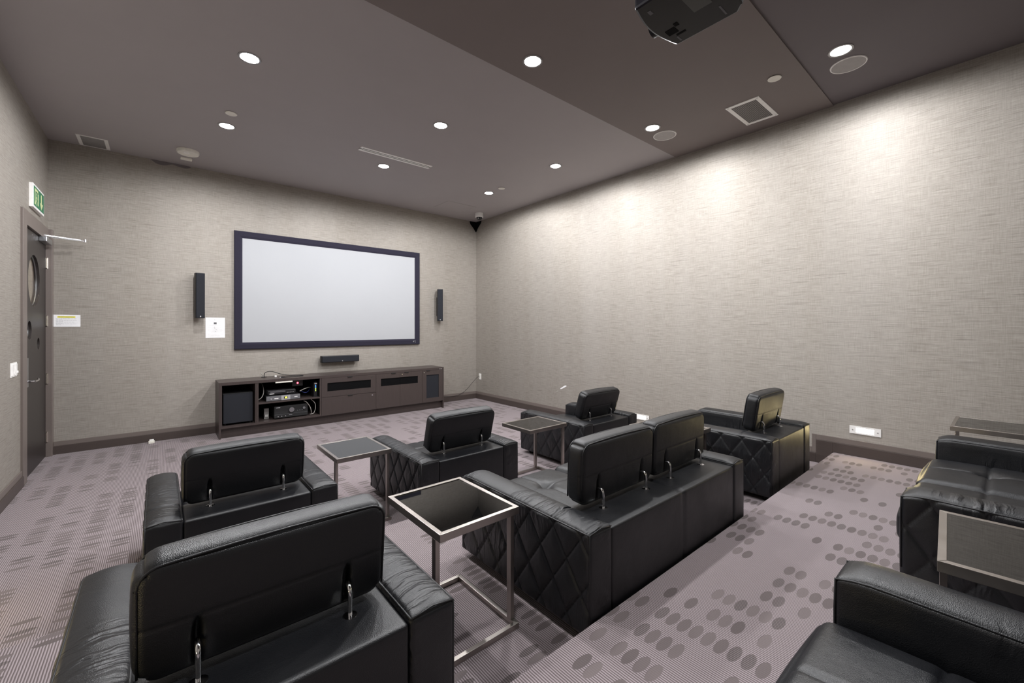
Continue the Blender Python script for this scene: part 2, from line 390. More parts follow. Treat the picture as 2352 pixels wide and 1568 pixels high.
# ------------------------------------------------------------------ door
def build_door():
    d = bpy.data.objects.new('door_1', None); COL.objects.link(d); d.location = (XL, DY0, 0); tag(d, 'dark brown door with three round openings', None, None, 'structure')
    L = lambda x, y, z: (x - XL, y - DY0, z)
    fx = 0.018                                             # how far the frame stands proud
    f = MB().box(-0.12, fx, 5.825 - DY0, 0.02, 0, 2.566).box(-0.12, fx + 0.026, DY1 - DY0 - 0.02, YF - DY0, 0, 2.566).box(-0.12, fx, 0.02, DY1 - DY0 - 0.02, DZ - 0.02, 2.566)
    ob('door_frame', f, 'trim_paint', d, bevel=0.003)
    ob('door_stop', MB().box(-0.075, -0.06, 0.02, 0.035, 0, DZ - 0.02).box(-0.075, -0.06, DY1 - DY0 - 0.035, DY1 - DY0 - 0.02, 0, DZ - 0.02).box(-0.075, -0.06, 0.035, DY1 - DY0 - 0.035, DZ - 0.035, DZ - 0.02), 'trim_paint', d)
    y0, y1 = 0.024, DY1 - DY0 - 0.026
    leaf = ob('door_leaf', MB().box(-0.052, -0.006, y0, y1, 0.012, DZ - 0.026), 'door_paint', d)
    holes = [(6.415 - DY0, 1.935, 0.262), (6.213 - DY0, 1.432, 0.092), (6.611 - DY0, 1.288, 0.062)]
    c = MB()
    for y, z, r in holes: c.cyl((-0.2, y, z), r, 0.4, 48, 'x')
    cut = ob('cutter', c, 'door_paint', d)
    bm = leaf.modifiers.new('b', 'BOOLEAN'); bm.object = cut; bm.operation = 'DIFFERENCE'; bm.solver = 'EXACT'
    dg = bpy.context.evaluated_depsgraph_get(); me = bpy.data.meshes.new_from_object(leaf.evaluated_get(dg)); leaf.modifiers.clear(); leaf.data = me
    bpy.data.objects.remove(cut, do_unlink=True)
    for y, z, r in holes:
        ob('glazing_bead', MB().lathe([(r, -0.040), (r - 0.007, -0.040), (r - 0.007, -0.026), (r, -0.026)], (0, y, z), 48, 'x'), 'satin_steel', leaf, smooth=40)
        ob('round_pane', MB().cyl((-0.036, y, z), r - 0.002, 0.006, 48, 'x'), 'glass_clear', leaf)
    for z in (2.18, 1.53, 0.88, 0.225):
        h = MB().cyl((0.006, y1 + 0.008, z - 0.06), 0.009, 0.12, 12).box(-0.004, 0.003, y1 - 0.03, y1 + 0.001, z - 0.055, z + 0.055)
        ob('hinge', h, 'nickel', d, smooth=40)
    esc = ob('lock_plate', MB().box(-0.006, 0.010, y0 + 0.045, y0 + 0.10, 0.885, 1.165), 'satin_steel', d, bevel=0.004)
    lev = MB().cyl((0.010, y0 + 0.072, 0.94), 0.011, 0.045, 14, 'x').tube(spline([(0.055, y0 + 0.070, 0.94), (0.058, y0 + 0.13, 0.94), (0.058, y0 + 0.20, 0.942), (0.052, y0 + 0.235, 0.95)]), 0.009, 10)
    ob('lever', lev, 'chrome', esc, smooth=40)
    cl = ob('door_closer', MB().box(-0.006, 0.055, y1 - 0.36, y1 - 0.06, 2.375, 2.43), 'satin_steel', d, bevel=0.006)
    arm = MB().cyl((0.028, y1 - 0.16, 2.43), 0.012, 0.025, 12)
    k = len(arm.v); arm.box(0, 0.30, -0.011, 0.011, -0.004, 0.004)
    arm.xf(Matrix.Translation((0.028, y1 - 0.16, 2.452)) @ Matrix.Rotation(math.radians(14), 4, 'Z'), k)
    k = len(arm.v); arm.box(0, 0.29, -0.009, 0.009, -0.004, 0.004)
    arm.xf(Matrix.Translation((0.012, y1 - 0.21, 2.462)) @ Matrix.Rotation(math.radians(24), 4, 'Z'), k)
    arm.cyl((0.316, y1 - 0.092, 2.442), 0.014, 0.03, 12)
    arm.box(0.0, 0.03, y1 - 0.23, y1 - 0.18, 2.45, 2.47)
    ob('closer_arm', arm, 'chrome', cl, smooth=40)
build_door()

# ------------------------------------------------------------------ exit sign, switches, notices
e = thing('exit_sign', 'green and white emergency exit sign with running figure and arrow above the door', 'sign', (XL, 6.14, 2.64))
ob('sign_case', MB().box(0.0, 0.03, 0, 0.50, 0, 0.235), 'white_plastic', e, bevel=0.003)
ob('sign_face', MB().box(0.03, 0.032, 0.022, 0.478, 0.022, 0.213), 'sign_green', e)
pict = MB()
pict.prism([(0.05, 0.035), (0.05, 0.195), (0.20, 0.195), (0.20, 0.17), (0.075, 0.17), (0.075, 0.035)], 0.032, 0.0335, 'x')
pict.prism([(0.19, 0.045), (0.19, 0.165), (0.215, 0.165), (0.215, 0.045)], 0.032, 0.0335, 'x')
pict.lathe([(0, 0), (0.014, 0), (0.014, 0.0015), (0, 0.0015)], (0.032, 0.135, 0.148), 14, 'x')
for a, b, wd in (((0.135, 0.13), (0.12, 0.09), 0.013), ((0.12, 0.09), (0.15, 0.065), 0.010), ((0.15, 0.065), (0.135, 0.035), 0.009), ((0.12, 0.09), (0.098, 0.07), 0.010), ((0.098, 0.07), (0.085, 0.045), 0.008), ((0.135, 0.125), (0.165, 0.10), 0.007), ((0.13, 0.125), (0.105, 0.105), 0.007)):
    d_ = Vector((b[0] - a[0], b[1] - a[1])).normalized(); n_ = Vector((-d_.y, d_.x)) * wd * 0.5
    pict.prism([(a[0] + n_.x, a[1] + n_.y), (a[0] - n_.x, a[1] - n_.y), (b[0] - n_.x, b[1] - n_.y), (b[0] + n_.x, b[1] + n_.y)], 0.032, 0.0335, 'x')
pict.prism([(0.335, 0.19), (0.365, 0.19), (0.365, 0.10), (0.42, 0.10), (0.35, 0.035), (0.28, 0.10), (0.335, 0.10)], 0.032, 0.0335, 'x')
ob('pictogram', pict, 'sign_pale', e)

sw = thing('light_switch', 'white double light switch on the wall beside the door', 'switch', (XL, 5.47, 1.03))
ob('wall_plate', MB().box(0, 0.006, 0, 0.20, 0, 0.125), 'white_plastic', sw, bevel=0.002)
for y in (0.01, 0.105):
    r_ = ob('rocker', MB().box(0.004, 0.013, y + 0.012, y + 0.073, 0.012, 0.113), 'white_plastic', sw, bevel=0.002)
    ob('slide_tab', MB().box(0.013, 0.02, y + 0.055, y + 0.068, 0.03, 0.05), 'white_plastic', r_)

n1 = thing('security_notice', 'white security notice with yellow highlighted heading beside the door', 'notice', (-0.826, YF, 1.466))
ob('card', MB().box(-0.113, 0.113, -0.004, 0, 0, 0.137), 'paper', n1)
ob('highlight', MB().box(-0.072, 0.072, -0.0045, -0.004, 0.104, 0.121), 'yellow_mark', n1)
def wall_text(txt, size, x, z, y, mat, parent):
    t = ob('lettering', text_mesh(txt, size, 'lettering'), mat, parent); t.rotation_euler = (PI / 2, 0, 0); t.location = (x, y, z); return t
wall_text('SECURITY CHECK POINT', 0.0115, 0, 0.1125, -0.0050, 'ink', n1)
tl = MB(); rr = random.Random(3)
for i, z in enumerate([0.092, 0.082, 0.072, 0.062, 0.052, 0.042, 0.032, 0.022]):
    x = -0.083; end = 0.085 - (0.11 if i % 2 else 0.0) - rr.random() * 0.02
    if i % 2 == 0: tl.box(-0.091, -0.088, -0.0045, -0.004, z - 0.0012, z + 0.0012)
    while x < end:
        wd = 0.006 + rr.random() * 0.016; tl.box(x, min(x + wd, end), -0.0045, -0.004, z - 0.0016, z + 0.0016); x += wd + 0.0035
ob('printed_lines', tl, 'ink_light', n1)
n2 = thing('instruction_sheet', 'white letter sized instruction sheet taped beside the projection screen', 'paper', (0.592, YF, 1.312))
ob('sheet', MB().box(-0.11, 0.11, -0.002, 0, 0, 0.279), 'paper', n2)
tl = MB()
ob('printed_square', MB().box(-0.018, 0.014, -0.0025, -0.002, 0.186, 0.212), 'ink', n2)
for x, z in ((-0.011, 0.243), (-0.014, 0.146), (-0.010, 0.130), (0.006, 0.110), (-0.002, 0.082)): ob('printed_mark', MB().box(x, x + 0.007, -0.0028, -0.002, z, z + 0.005), 'ink', n2)
for z in (0.246, 0.232, 0.224, 0.168, 0.160, 0.148, 0.140, 0.132, 0.120, 0.112, 0.100, 0.090, 0.083, 0.070, 0.050, 0.030):
    hw = 0.03 + rr.random() * 0.055; tl.box(-hw, hw, -0.0023, -0.002, z - 0.001, z + 0.001)
plain('ink_faint', (0.62, 0.62, 0.63), 0.7, gs=15)
ob('printed_lines', tl, 'ink_faint', n2)

# ------------------------------------------------------------------ projection screen and wall speakers
ps = thing('projection_screen', 'white fixed projection screen in a dark velvet frame on the far wall', 'screen', (2.2455, YF, 1.142))
sw_, sh_, fw, fd = 2.878, 1.682, 0.098, 0.042
hw = sw_ / 2
ob('screen_surface', MB().box(-hw + 0.05, hw - 0.05, -0.028, -0.004, 0.05, sh_ - 0.05), 'screen_fabric', ps)
for pts in ([(-hw, 0), (hw, 0), (hw - fw, fw), (-hw + fw, fw)], [(hw, 0), (hw, sh_), (hw - fw, sh_ - fw), (hw - fw, fw)],
            [(hw, sh_), (-hw, sh_), (-hw + fw, sh_ - fw), (hw - fw, sh_ - fw)], [(-hw, sh_), (-hw, 0), (-hw + fw, fw), (-hw + fw, sh_ - fw)]):
    b = MB(); n = 4
    vs_ = [(p[0], 0.0, p[1]) for p in pts]
    mid = [(p[0], -fd, p[1]) for p in pts]
    a0, a1, a2, a3 = [Vector(p) for p in mid]
    o0, o1 = a0.lerp(a3, 0.10), a1.lerp(a2, 0.10); i0, i1 = a3.lerp(a0, 0.30), a2.lerp(a1, 0.30)
    i2, i3 = a2 + Vector((0, 0.012, 0)), a3 + Vector((0, 0.012, 0))
    e0, e1 = a0 + Vector((0, 0.006, 0)), a1 + Vector((0, 0.006, 0))
    V_ = [vs_[0], vs_[1], e0, e1, o0, o1, i0, i1, i3, i2, vs_[3], vs_[2]]
    b.add(V_, [(0, 1, 3, 2), (2, 3, 5, 4), (4, 5, 7, 6), (6, 7, 9, 8), (8, 9, 11, 10), (0, 2, 4, 6, 8, 10), (1, 11, 9, 7, 5, 3), (0, 10, 11, 1)])
    ob('frame_rail', b, 'frame_velvet', ps)
lg = MB()
lg.prism([(0, 0.012), (0.016, 0.026), (0.022, 0.024), (0.012, 0.012), (0.020, 0.002), (0.014, 0)], -0.002, 0, 'y')
lg.prism([(0.026, 0.024), (0.052, 0.024), (0.052, 0.019), (0.030, 0.019)], -0.002, 0, 'y')
lg.prism([(0.034, 0.014), (0.040, 0.014), (0.056, -0.006), (0.046, -0.006)], -0.002, 0, 'y')
o = ob('maker_emblem', lg, 'silver_plastic', ps); o.location = (hw - 0.14, -fd, 0.04)

def wall_speaker(cx, cz, label, yaw):
    t = thing('wall_speaker', label, 'speaker', (cx, YF, cz), 'wall speakers flanking the screen')
    R_ = Matrix.Rotation(yaw, 4, 'Z')
    ob('wall_bracket', MB().box(-0.03, 0.03, -0.06, 0, -0.20, 0.15).xf(Matrix.Identity(4)), 'black_plastic', t)
    b = MB().prism(rrect(-0.052, 0.052, -0.075, 0.03, 0.012, 3), -0.30, 0.30, 'z'); b.xf(Matrix.Translation((0, -0.08, 0)) @ R_)
    c = ob('cabinet', b, 'black_plastic', t, bevel=0.004)
    g = MB().prism(rrect(-0.047, 0.047, -0.082, -0.06, 0.008, 3), -0.292, 0.292, 'z').xf(Matrix.Translation((0, -0.08, 0)) @ R_)
    ob('grille', g, 'grille_cloth', t, bevel=0.003)
    d = MB().box(-0.006, 0.008, -0.0835, -0.08, -0.285, -0.268).xf(Matrix.Translation((0, -0.08, 0)) @ R_)
    ob('badge', d, 'silver_plastic', t)
wall_speaker(0.408, 1.878, 'tall slim black wall speaker between the door and the screen', math.radians(6))
wall_speaker(4.085, 1.872, 'tall slim black wall speaker between the screen and the room corner', math.radians(-26))
t = thing('centre_speaker', 'long black centre speaker mounted under the projection screen', 'speaker', (2.24, YF, 0.948))
ob('wall_bracket', MB().box(-0.12, 0.12, -0.05, 0, -0.04, 0.03), 'black_plastic', t)
b = MB().prism(rrect(-0.30, 0.30, -0.13, -0.03, 0.03, 4), -0.052, 0.052, 'z'); ob('cabinet', b, 'black_plastic', t, bevel=0.006)
ob('grille', MB().prism(rrect(-0.290, 0.290, -0.138, -0.10, 0.016, 4), -0.045, 0.045, 'z'), 'grille_cloth', t, bevel=0.004)
ob('badge', MB().box(0.012, 0.024, -0.1395, -0.137, -0.038, -0.026), 'silver_plastic', t)

# ------------------------------------------------------------------ media console
CX0, CX1, CY0, CY1, CZ = 0.590, 3.940, 6.60, 7.044, 0.735
def build_console():
    c = thing('media_console', 'long dark wood media console under the projection screen', 'cabinet', (CX0, CY0, 0))
    B = lambda x0, x1, y0, y1, z0, z1: MB().box(x0 - CX0, x1 - CX0, y0 - CY0, y1 - CY0, z0, z1)
    pt = 0.022
    ob('top_panel', B(CX0, CX1, CY0, CY1, CZ - 0.04, CZ), 'veneer', c, bevel=0.001)
    ob('side_panel', B(CX0, CX0 + pt, CY0, CY1, 0, CZ - 0.04), 'veneer', c)
    ob('side_panel', B(CX1 - pt, CX1, CY0, CY1, 0, CZ - 0.04), 'veneer', c)
    ob('plinth', B(CX0 + pt, CX1 - pt, CY0 + 0.060, CY1, 0, 0.132), 'veneer', c)
    ob('bottom_panel', B(CX0 + pt, CX1 - pt, CY0 + 0.004, CY1, 0.132, 0.157), 'veneer', c)
    ob('back_panel', B(CX0 + pt, CX1 - pt, CY1 - 0.012, CY1 - 0.004, 0.157, CZ - 0.04), 'void_black', c)
    for x in (0.997, 1.018): ob('divider', B(x, x + 0.018, CY0 + 0.004, CY1 - 0.012, 0.157, CZ - 0.04), 'veneer', c)
    ob('divider', B(1.825, 1.848, CY0 + 0.004, CY1 - 0.012, 0.157, CZ - 0.04), 'veneer', c)
    ob('divider', B(CX0 + pt, CX0 + pt + 0.012, CY0 + 0.004, CY1 - 0.012, 0.157, CZ - 0.04), 'veneer', c)
    ob('shelf', B(1.036, 1.825, CY0 + 0.006, CY1 - 0.012, 0.403, 0.421), 'veneer', c)
    # dark carcass lining of the open bays
    ob('bay_lining', B(1.0365, 1.8245, CY1 - 0.016, CY1 - 0.013, 0.157, 0.403).box(1.0365 - CX0, 1.8245 - CX0, CY1 - 0.016 - CY0, CY1 - 0.013 - CY0, 0.421, CZ - 0.04)
       .box(1.0365 - CX0, 1.0375 - CX0, 0.03, CY1 - CY0 - 0.02, 0.158, 0.402).box(1.8235 - CX0, 1.8245 - CX0, 0.03, CY1 - CY0 - 0.02, 0.158, 0.402)
       .box(1.0365 - CX0, 1.0375 - CX0, 0.03, CY1 - CY0 - 0.02, 0.422, CZ - 0.041).box(1.8235 - CX0, 1.8245 - CX0, 0.03, CY1 - CY0 - 0.02, 0.422, CZ - 0.041), 'void_black', c)
    def front(name, x0, x1, z0, z1, win=None, wmat='void_black'):
        y0, y1 = 0.0, 0.019
        m = MB()
        if win:
            a0, a1, b0, b1 = win
            m.box(x0 - CX0, x1 - CX0, y0, y1, z0, b0)
            m.box(x0 - CX0, x1 - CX0, y0, y1, b1, z1)
            if a0 > x0: m.box(x0 - CX0, a0 - CX0, y0, y1, b0, b1)
            if a1 < x1: m.box(a1 - CX0, x1 - CX0, y0, y1, b0, b1)
        else: m.box(x0 - CX0, x1 - CX0, y0, y1, z0, z1)
        o = ob(name, m, 'veneer', c)
        if win: ob('inset_panel', MB().box(a0 - CX0, a1 - CX0, 0.010, 0.016, b0, b1), wmat, o)
        return o
    def pull(o, x, z):
        ob('pull', MB().box(x - 0.036 - CX0, x + 0.036 - CX0, -0.012, 0.002, z - 0.004, z + 0.008), 'matte_black', o, bevel=0.002)
    def lock(o, x, z):
        ob('lock', MB().cyl((x - CX0, -0.006, z), 0.010, 0.008, 14, 'y'), 'chrome', o, smooth=40)
    o = front('drawer', 1.850, 2.680, 0.409, CZ - 0.042, (1.931, 2.596, 0.492, 0.617)); pull(o, 2.266, 0.688); lock(o, 2.617, 0.657)
    o = front('drawer', 1.850, 2.680, 0.134, 0.405); pull(o, 2.270, 0.402); lock(o, 2.617, 0.367)
    o = front('cabinet_door', 2.684, 3.093, 0.134, CZ - 0.042, (2.763, 3.093, 0.492, 0.614)); pull(o, 2.977, 0.690)
    o = front('cabinet_door', 3.096, 3.505, 0.134, CZ - 0.042, (3.096, 3.425, 0.492, 0.614)); pull(o, 3.212, 0.690); lock(o, 3.131, 0.659)
    o = front('cabinet_door', 3.509, CX1 - pt - 0.002, 0.134, CZ - 0.042, (3.590, 3.838, 0.205, 0.613), 'grille_cloth'); pull(o, 3.624, 0.690); lock(o, 3.543, 0.659)
    ob('cover_cap', MB().box(3.855 - CX0, 3.868 - CX0, -0.001, 0.002, 0.702, 0.710).box(3.885 - CX0, 3.897 - CX0, -0.001, 0.002, 0.702, 0.710), 'white_plastic', c)
    ob('cable_grommet', MB().cyl((1.155 - CX0, 6.93 - CY0, CZ), 0.035, 0.004, 20), 'matte_black', c)
    ob('catch_plate', MB().box(1.241 - CX0, 1.455 - CX0, -0.002, 0.02, CZ - 0.058, CZ - 0.041), 'cream_plastic', c)
build_console()

# the things in and on the console
t = thing('subwoofer', 'black cloth fronted subwoofer inside the open end bay of the console', 'speaker', (0.815, 6.66, 0.157))
ob('cabinet', MB().box(-0.175, 0.165, 0.02, 0.34, 0.02, 0.42), 'matte_black', t, bevel=0.006)
ob('grille', MB().box(-0.172, 0.162, -0.004, 0.018, 0.025, 0.415), 'grille_cloth', t, bevel=0.006)
for x in (-0.15, 0.14):
    for y in (0.05, 0.30): ob('foot', MB().cyl((x, y, 0), 0.016, 0.02, 12), 'black_plastic', t)

t = thing('disc_player', 'thin dark disc player stacked on the silver faced set top box', 'player', (1.345, 6.71, 0.499))
ob('case', MB().box(-0.175, 0.175, 0.0, 0.25, 0.004, 0.058), 'grey_plastic', t, bevel=0.003)
ob('front_panel', MB().box(-0.175, 0.175, -0.008, 0.0, 0.006, 0.056), 'black_plastic', t, bevel=0.002)
ob('disc_tray', MB().box(-0.15, 0.04, -0.010, -0.008, 0.034, 0.048), 'grey_plastic', t)
for i in range(5): ob('button', MB().box(0.06 + i * 0.02, 0.07 + i * 0.02, -0.011, -0.008, 0.018, 0.026), 'silver_plastic', t)
ob('printed_label', MB().box(-0.16, -0.10, -0.0095, -0.008, 0.012, 0.022), 'white_plastic', t)
for x in (-0.15, 0.15):
    for y in (0.02, 0.22): ob('foot', MB().cyl((x, y, 0), 0.01, 0.005, 10), 'matte_black', t)

t = thing('set_top_box', 'dark set top box with a silver centre and yellow display on the console shelf', 'receiver', (1.35, 6.64, 0.421))
ob('case', MB().box(-0.215, 0.215, 0.012, 0.30, 0.008, 0.074), 'black_plastic', t, bevel=0.003)
ob('front_panel', MB().box(-0.215, 0.215, 0.0, 0.012, 0.006, 0.068), 'grey_plastic', t, bevel=0.002)
dp = ob('display_panel', MB().box(-0.03, 0.085, -0.004, 0.0, 0.006, 0.070), 'silver_plastic', t)
ob('display_window', MB().box(0.005, 0.05, -0.005, -0.004, 0.024, 0.052), 'void_black', dp)
ob('display_digits', MB().box(0.018, 0.042, -0.0058, -0.005, 0.028, 0.048), 'display_yellow', dp)
ob('power_button', MB().cyl((-0.155, -0.006, 0.034), 0.010, 0.008, 14, 'y'), 'silver_plastic', t, smooth=40)
ob('maker_mark', MB().box(-0.115, -0.065, -0.001, 0.001, 0.028, 0.040), 'white_plastic', t)
ob('model_mark', MB().box(0.14, 0.18, -0.001, 0.001, 0.034, 0.042), 'white_plastic', t)
for x in (-0.19, 0.19):
    for y in (0.03, 0.28): ob('foot', MB().cyl((x, y, 0), 0.012, 0.009, 10), 'matte_black', t)

t = thing('network_router', 'upright black network router with blue and green lights on the console shelf', 'router', (1.785, 6.68, 0.421))
ob('case', MB().prism(rrect(-0.027, 0.027, -0.01, 0.17, 0.01, 3), 0.006, 0.215, 'z'), 'black_plastic', t, bevel=0.004)
ob('base', MB().box(-0.036, 0.036, -0.01, 0.17, 0.0, 0.008), 'black_plastic', t)
ob('top_label', MB().box(-0.018, 0.018, -0.0115, -0.01, 0.192, 0.200), 'white_plastic', t)
for i, mt in enumerate(('led_blue', 'led_blue', 'led_blue', 'led_green', 'led_green', 'led_green')):
    z = 0.165 - i * 0.016; ob('indicator_light', MB().box(-0.004, 0.004, -0.0125, -0.0095, z, z + 0.010), mt, t)

t = thing('av_receiver', 'wide black audio receiver with a round knob in the lower console bay', 'receiver', (1.455, 6.66, 0.157))
ob('case', MB().box(-0.215, 0.215, 0.02, 0.34, 0.016, 0.178), 'black_plastic', t, bevel=0.003)
ob('front_panel', MB().box(-0.2175, 0.2175, 0.0, 0.02, 0.014, 0.180), 'matte_black', t, bevel=0.003)
ob('flap_line', MB().box(-0.215, 0.215, -0.0012, 0.0, 0.062, 0.064), 'grey_plastic', t)
kb = ob('volume_knob', MB().lathe([(0, 0.0), (0.036, 0.0), (0.036, -0.018), (0.033, -0.022), (0, -0.022)], (0.0, 0.0, 0.118), 28, 'y'), 'satin_steel', t, smooth=40)
ob('input_knob', MB().cyl((0.165, -0.014, 0.125), 0.017, 0.014, 20, 'y'), 'grey_plastic', t, smooth=40)
for x in (-0.17, -0.125, -0.075): ob('button', MB().cyl((x, -0.006, 0.036), 0.006, 0.006, 10, 'y'), 'silver_plastic', t)
for x in (0.08, 0.11, 0.14): ob('button', MB().cyl((x, -0.004, 0.098), 0.003, 0.004, 8, 'y'), 'silver_plastic', t)
ob('maker_mark', MB().box(-0.195, -0.145, -0.0012, 0.0, 0.158, 0.166), 'ink_light', t)
ob('model_mark', MB().box(-0.03, 0.01, -0.0012, 0.0, 0.044, 0.049), 'ink_light', t)
for x in (-0.18, 0.18):
    for y in (0.05, 0.31): ob('foot', MB().cyl((x, y, 0), 0.018, 0.017, 12), 'black_plastic', t)

t = thing('infrared_repeater', 'small black box with a glowing red light hung inside the console', 'sensor', (1.545, 6.70, 0.600))
ob('case', MB().box(-0.07, 0.07, 0.0, 0.05, 0, 0.095), 'black_plastic', t, bevel=0.004)
ob('indicator_light', MB().lathe([(0, -0.006), (0.010, -0.003), (0.012, 0.0), (0, 0.0)], (0.0, -0.001, 0.045), 14, 'y'), 'red_led', t)
t = thing('power_adapter', 'pale power adapter standing in the lower console bay beside the receiver', 'adapter', (1.165, 6.80, 0.157))
ob('case', MB().box(-0.03, 0.03, 0, 0.045, 0.0, 0.15), 'grey_grille', t, bevel=0.004)
ob('plug', MB().box(-0.02, 0.02, -0.012, 0.0, 0.03, 0.06), 'white_plastic', t)
def cable(name, pts, r, mat, label, cat='cable', grp=None):
    return tag(ob(name, MB().tube(spline(pts), r, 8), mat, smooth=60), label, cat, grp)
cable('black_cable', [(1.155, 6.93, 0.738), (1.165, 6.91, 0.80), (1.24, 6.88, 0.818), (1.36, 6.82, 0.775), (1.48, 6.80, 0.752), (1.60, 6.77, 0.746), (1.63, 6.74, 0.742), (1.58, 6.73, 0.740), (1.44, 6.735, 0.740), (1.38, 6.735, 0.740)], 0.0045, 'matte_black', 'loose black cable looping over the console top')
ob('cable_plug', MB().box(1.335, 1.385, 6.729, 6.741, 0.7355, 0.7475), 'black_plastic', bpy.data.objects['black_cable'])
ob('cable_tip', MB().box(1.318, 1.335, 6.730, 6.740, 0.7365, 0.7465), 'silver_plastic', bpy.data.objects['black_cable'])
tag(ob('white_cable_stub', MB().tube(spline([(1.150, 6.935, 0.738), (1.138, 6.93, 0.77), (1.118, 6.925, 0.795)]), 0.006, 8), 'white_cable'), 'short white cable stub poking out of the console grommet', 'cable')
tag(ob('cable_clip', MB().prism(rrect(1.275, 1.305, 6.845, 6.875, 0.008), 0.735, 0.757, 'z'), 'white_plastic', bevel=0.003), 'small white clip lying on the console top', 'clip')
cable('grey_cable', [(1.58, 6.72, 0.52), (1.64, 6.73, 0.545), (1.70, 6.76, 0.555), (1.752, 6.84, 0.545)], 0.006, 'white_cable', 'pale cable between the disc player and the router')
cable('network_cable', [(1.60, 6.80, 0.51), (1.66, 6.76, 0.485), (1.71, 6.79, 0.495), (1.752, 6.86, 0.53)], 0.005, 'blue_cable', 'dark blue network cable running to the router')
cable('grey_cable', [(1.042, 6.75, 0.44), (1.09, 6.74, 0.47), (1.12, 6.76, 0.53), (1.125, 6.80, 0.60), (1.12, 6.9, 0.66)], 0.005, 'white_cable', 'thin pale cable hanging at the side of the console shelf')
cable('white_lead', [(1.615, 6.645, 0.385), (1.66, 6.64, 0.35), (1.705, 6.645, 0.27), (1.72, 6.66, 0.20), (1.73, 6.70, 0.165)], 0.0042, 'white_cable', 'white lead dangling in front of the receiver bay')
cable('white_lead', [(1.70, 6.655, 0.175), (1.75, 6.65, 0.185), (1.775, 6.655, 0.25), (1.77, 6.66, 0.33), (1.72, 6.68, 0.39)], 0.0042, 'white_cable', 'white lead curling upward beside the receiver')

# outlet with its lead, and the small block on the carpet
t = thing('wall_outlet', 'white wall outlet near the room corner', 'outlet', (XR, 6.885, 0.395))
ob('wall_plate', MB().box(-0.006, 0, 0, 0.072, 0, 0.118), 'white_plastic', t, bevel=0.002)
ob('socket', MB().box(-0.010, -0.006, 0.02, 0.052, 0.066, 0.098).box(-0.010, -0.006, 0.02, 0.052, 0.02, 0.052), 'cream_plastic', t, bevel=0.002)
cable('power_lead', [(XR - 0.012, 6.92, 0.445), (XR - 0.05, 6.95, 0.44), (4.86, 7.02, 0.33), (4.72, 7.035, 0.20), (4.58, 7.035, 0.125), (4.40, 7.036, 0.10), (4.15, 7.036, 0.12), (3.955, 7.03, 0.14)], 0.0035, 'matte_black', 'thin black lead sagging from the wall outlet to the console')
t = thing('floor_jack', 'small white block on the carpet below the far baseboard', 'block', (-0.075, 6.93, 0))
ob('block', MB().box(-0.03, 0.03, 0.0, 0.06, 0, 0.028), 'cream_plastic', t, bevel=0.004); ob('block_top', MB().box(-0.022, 0.022, 0.02, 0.058, 0.028, 0.044), 'white_plastic', t, bevel=0.003)

# ------------------------------------------------------------------ step lights
def step_light(side, y, z, label):
    t = thing('step_light', label, 'light', (XR if side > 0 else XL, y, z), 'step lights low on the side walls')
    s = -1 if side > 0 else 1
    ob('face_plate', MB().box(0, s * 0.006, -0.113, 0.113, -0.036, -0.022).box(0, s * 0.006, -0.113, 0.113, 0.022, 0.036).box(0, s * 0.006, -0.113, -0.064, -0.022, 0.022).box(0, s * 0.006, 0.064, 0.113, -0.022, 0.022), 'white_plastic', t)
    ob('lit_lens', MB().box(s * 0.001, s * 0.004, -0.064, 0.064, -0.022, 0.022), 'step_glow', t)
    for q in (-0.09, 0.09): ob('screw', MB().lathe([(0, 0.0), (0.006, 0.0), (0.006, s * 0.002), (0, s * 0.003)], (s * 0.006, q, 0), 12, 'x'), 'silver_plastic', t)
step_light(1, 0.861, 0.504, 'glowing step light above the platform on the long bare wall')
step_light(1, 3.20, 0.245, 'glowing step light beside the lower floor on the long bare wall')
step_light(-1, 0.861, 0.504, 'glowing step light above the platform on the door wall')
step_light(-1, 3.20, 0.245, 'glowing step light beside the lower floor on the door wall')

# ------------------------------------------------------------------ ceiling fittings
def make_downlight():
    t = thing('downlight', 'round recessed downlight glowing white in the dark ceiling', 'light', (0, 0, 0), 'recessed downlights in a grid')
    ob('trim_ring', MB().lathe([(0.082, 0.0), (0.080, -0.005), (0.066, -0.005), (0.064, -0.001), (0.064, 0.0)], n=36), 'lamp_can', t, smooth=40, fix=False)
    ob('lit_lens', MB().lathe([(0, -0.003), (0.064, -0.003), (0.064, -0.001), (0, -0.001)], n=36), 'lamp_glow', t)
    return t
LX = (0.55, 2.29, 4.04); LY = (5.38, 3.90, 2.465, 0.845)
dl = None
ld = bpy.data.lights.new('downlight_beam', 'SPOT'); ld.energy = LAMP_W; ld.spot_size = math.radians(179); ld.spot_blend = 0.30; ld.shadow_soft_size = 0.05; ld.color = (0.985, 0.985, 1.0)
for ix, x in enumerate(LX):
    for iy, y in enumerate(LY):
        z = H - (DROP if CE2 < y < CE1 else 0.0)
        row = ('grey ceiling row nearest the screen', 'grey ceiling row nearest the brown band', 'brown ceiling band', 'dark ceiling above the platform')[iy]
        lb = 'round recessed downlight in the %s, %s' % (row, ('door wall side', 'middle', 'bare wall side')[ix])
        if dl is None: dl = make_downlight(); dl.location = (x, y, z); dl['label'] = lb
        else: copy_thing(dl, (x, y, z), lb)
        lo = bpy.data.objects.new('downlight_beam', ld); COL.objects.link(lo); lo.location = (x, y, z - 0.02)
ld2 = bpy.data.lights.new('corridor_lamp', 'POINT'); ld2.energy = 60; ld2.shadow_soft_size = 0.15; ld2.color = (1.0, 0.93, 0.82)
lo = bpy.data.objects.new('corridor_lamp', ld2); COL.objects.link(lo); lo.location = (-1.75, 6.6, 2.6)

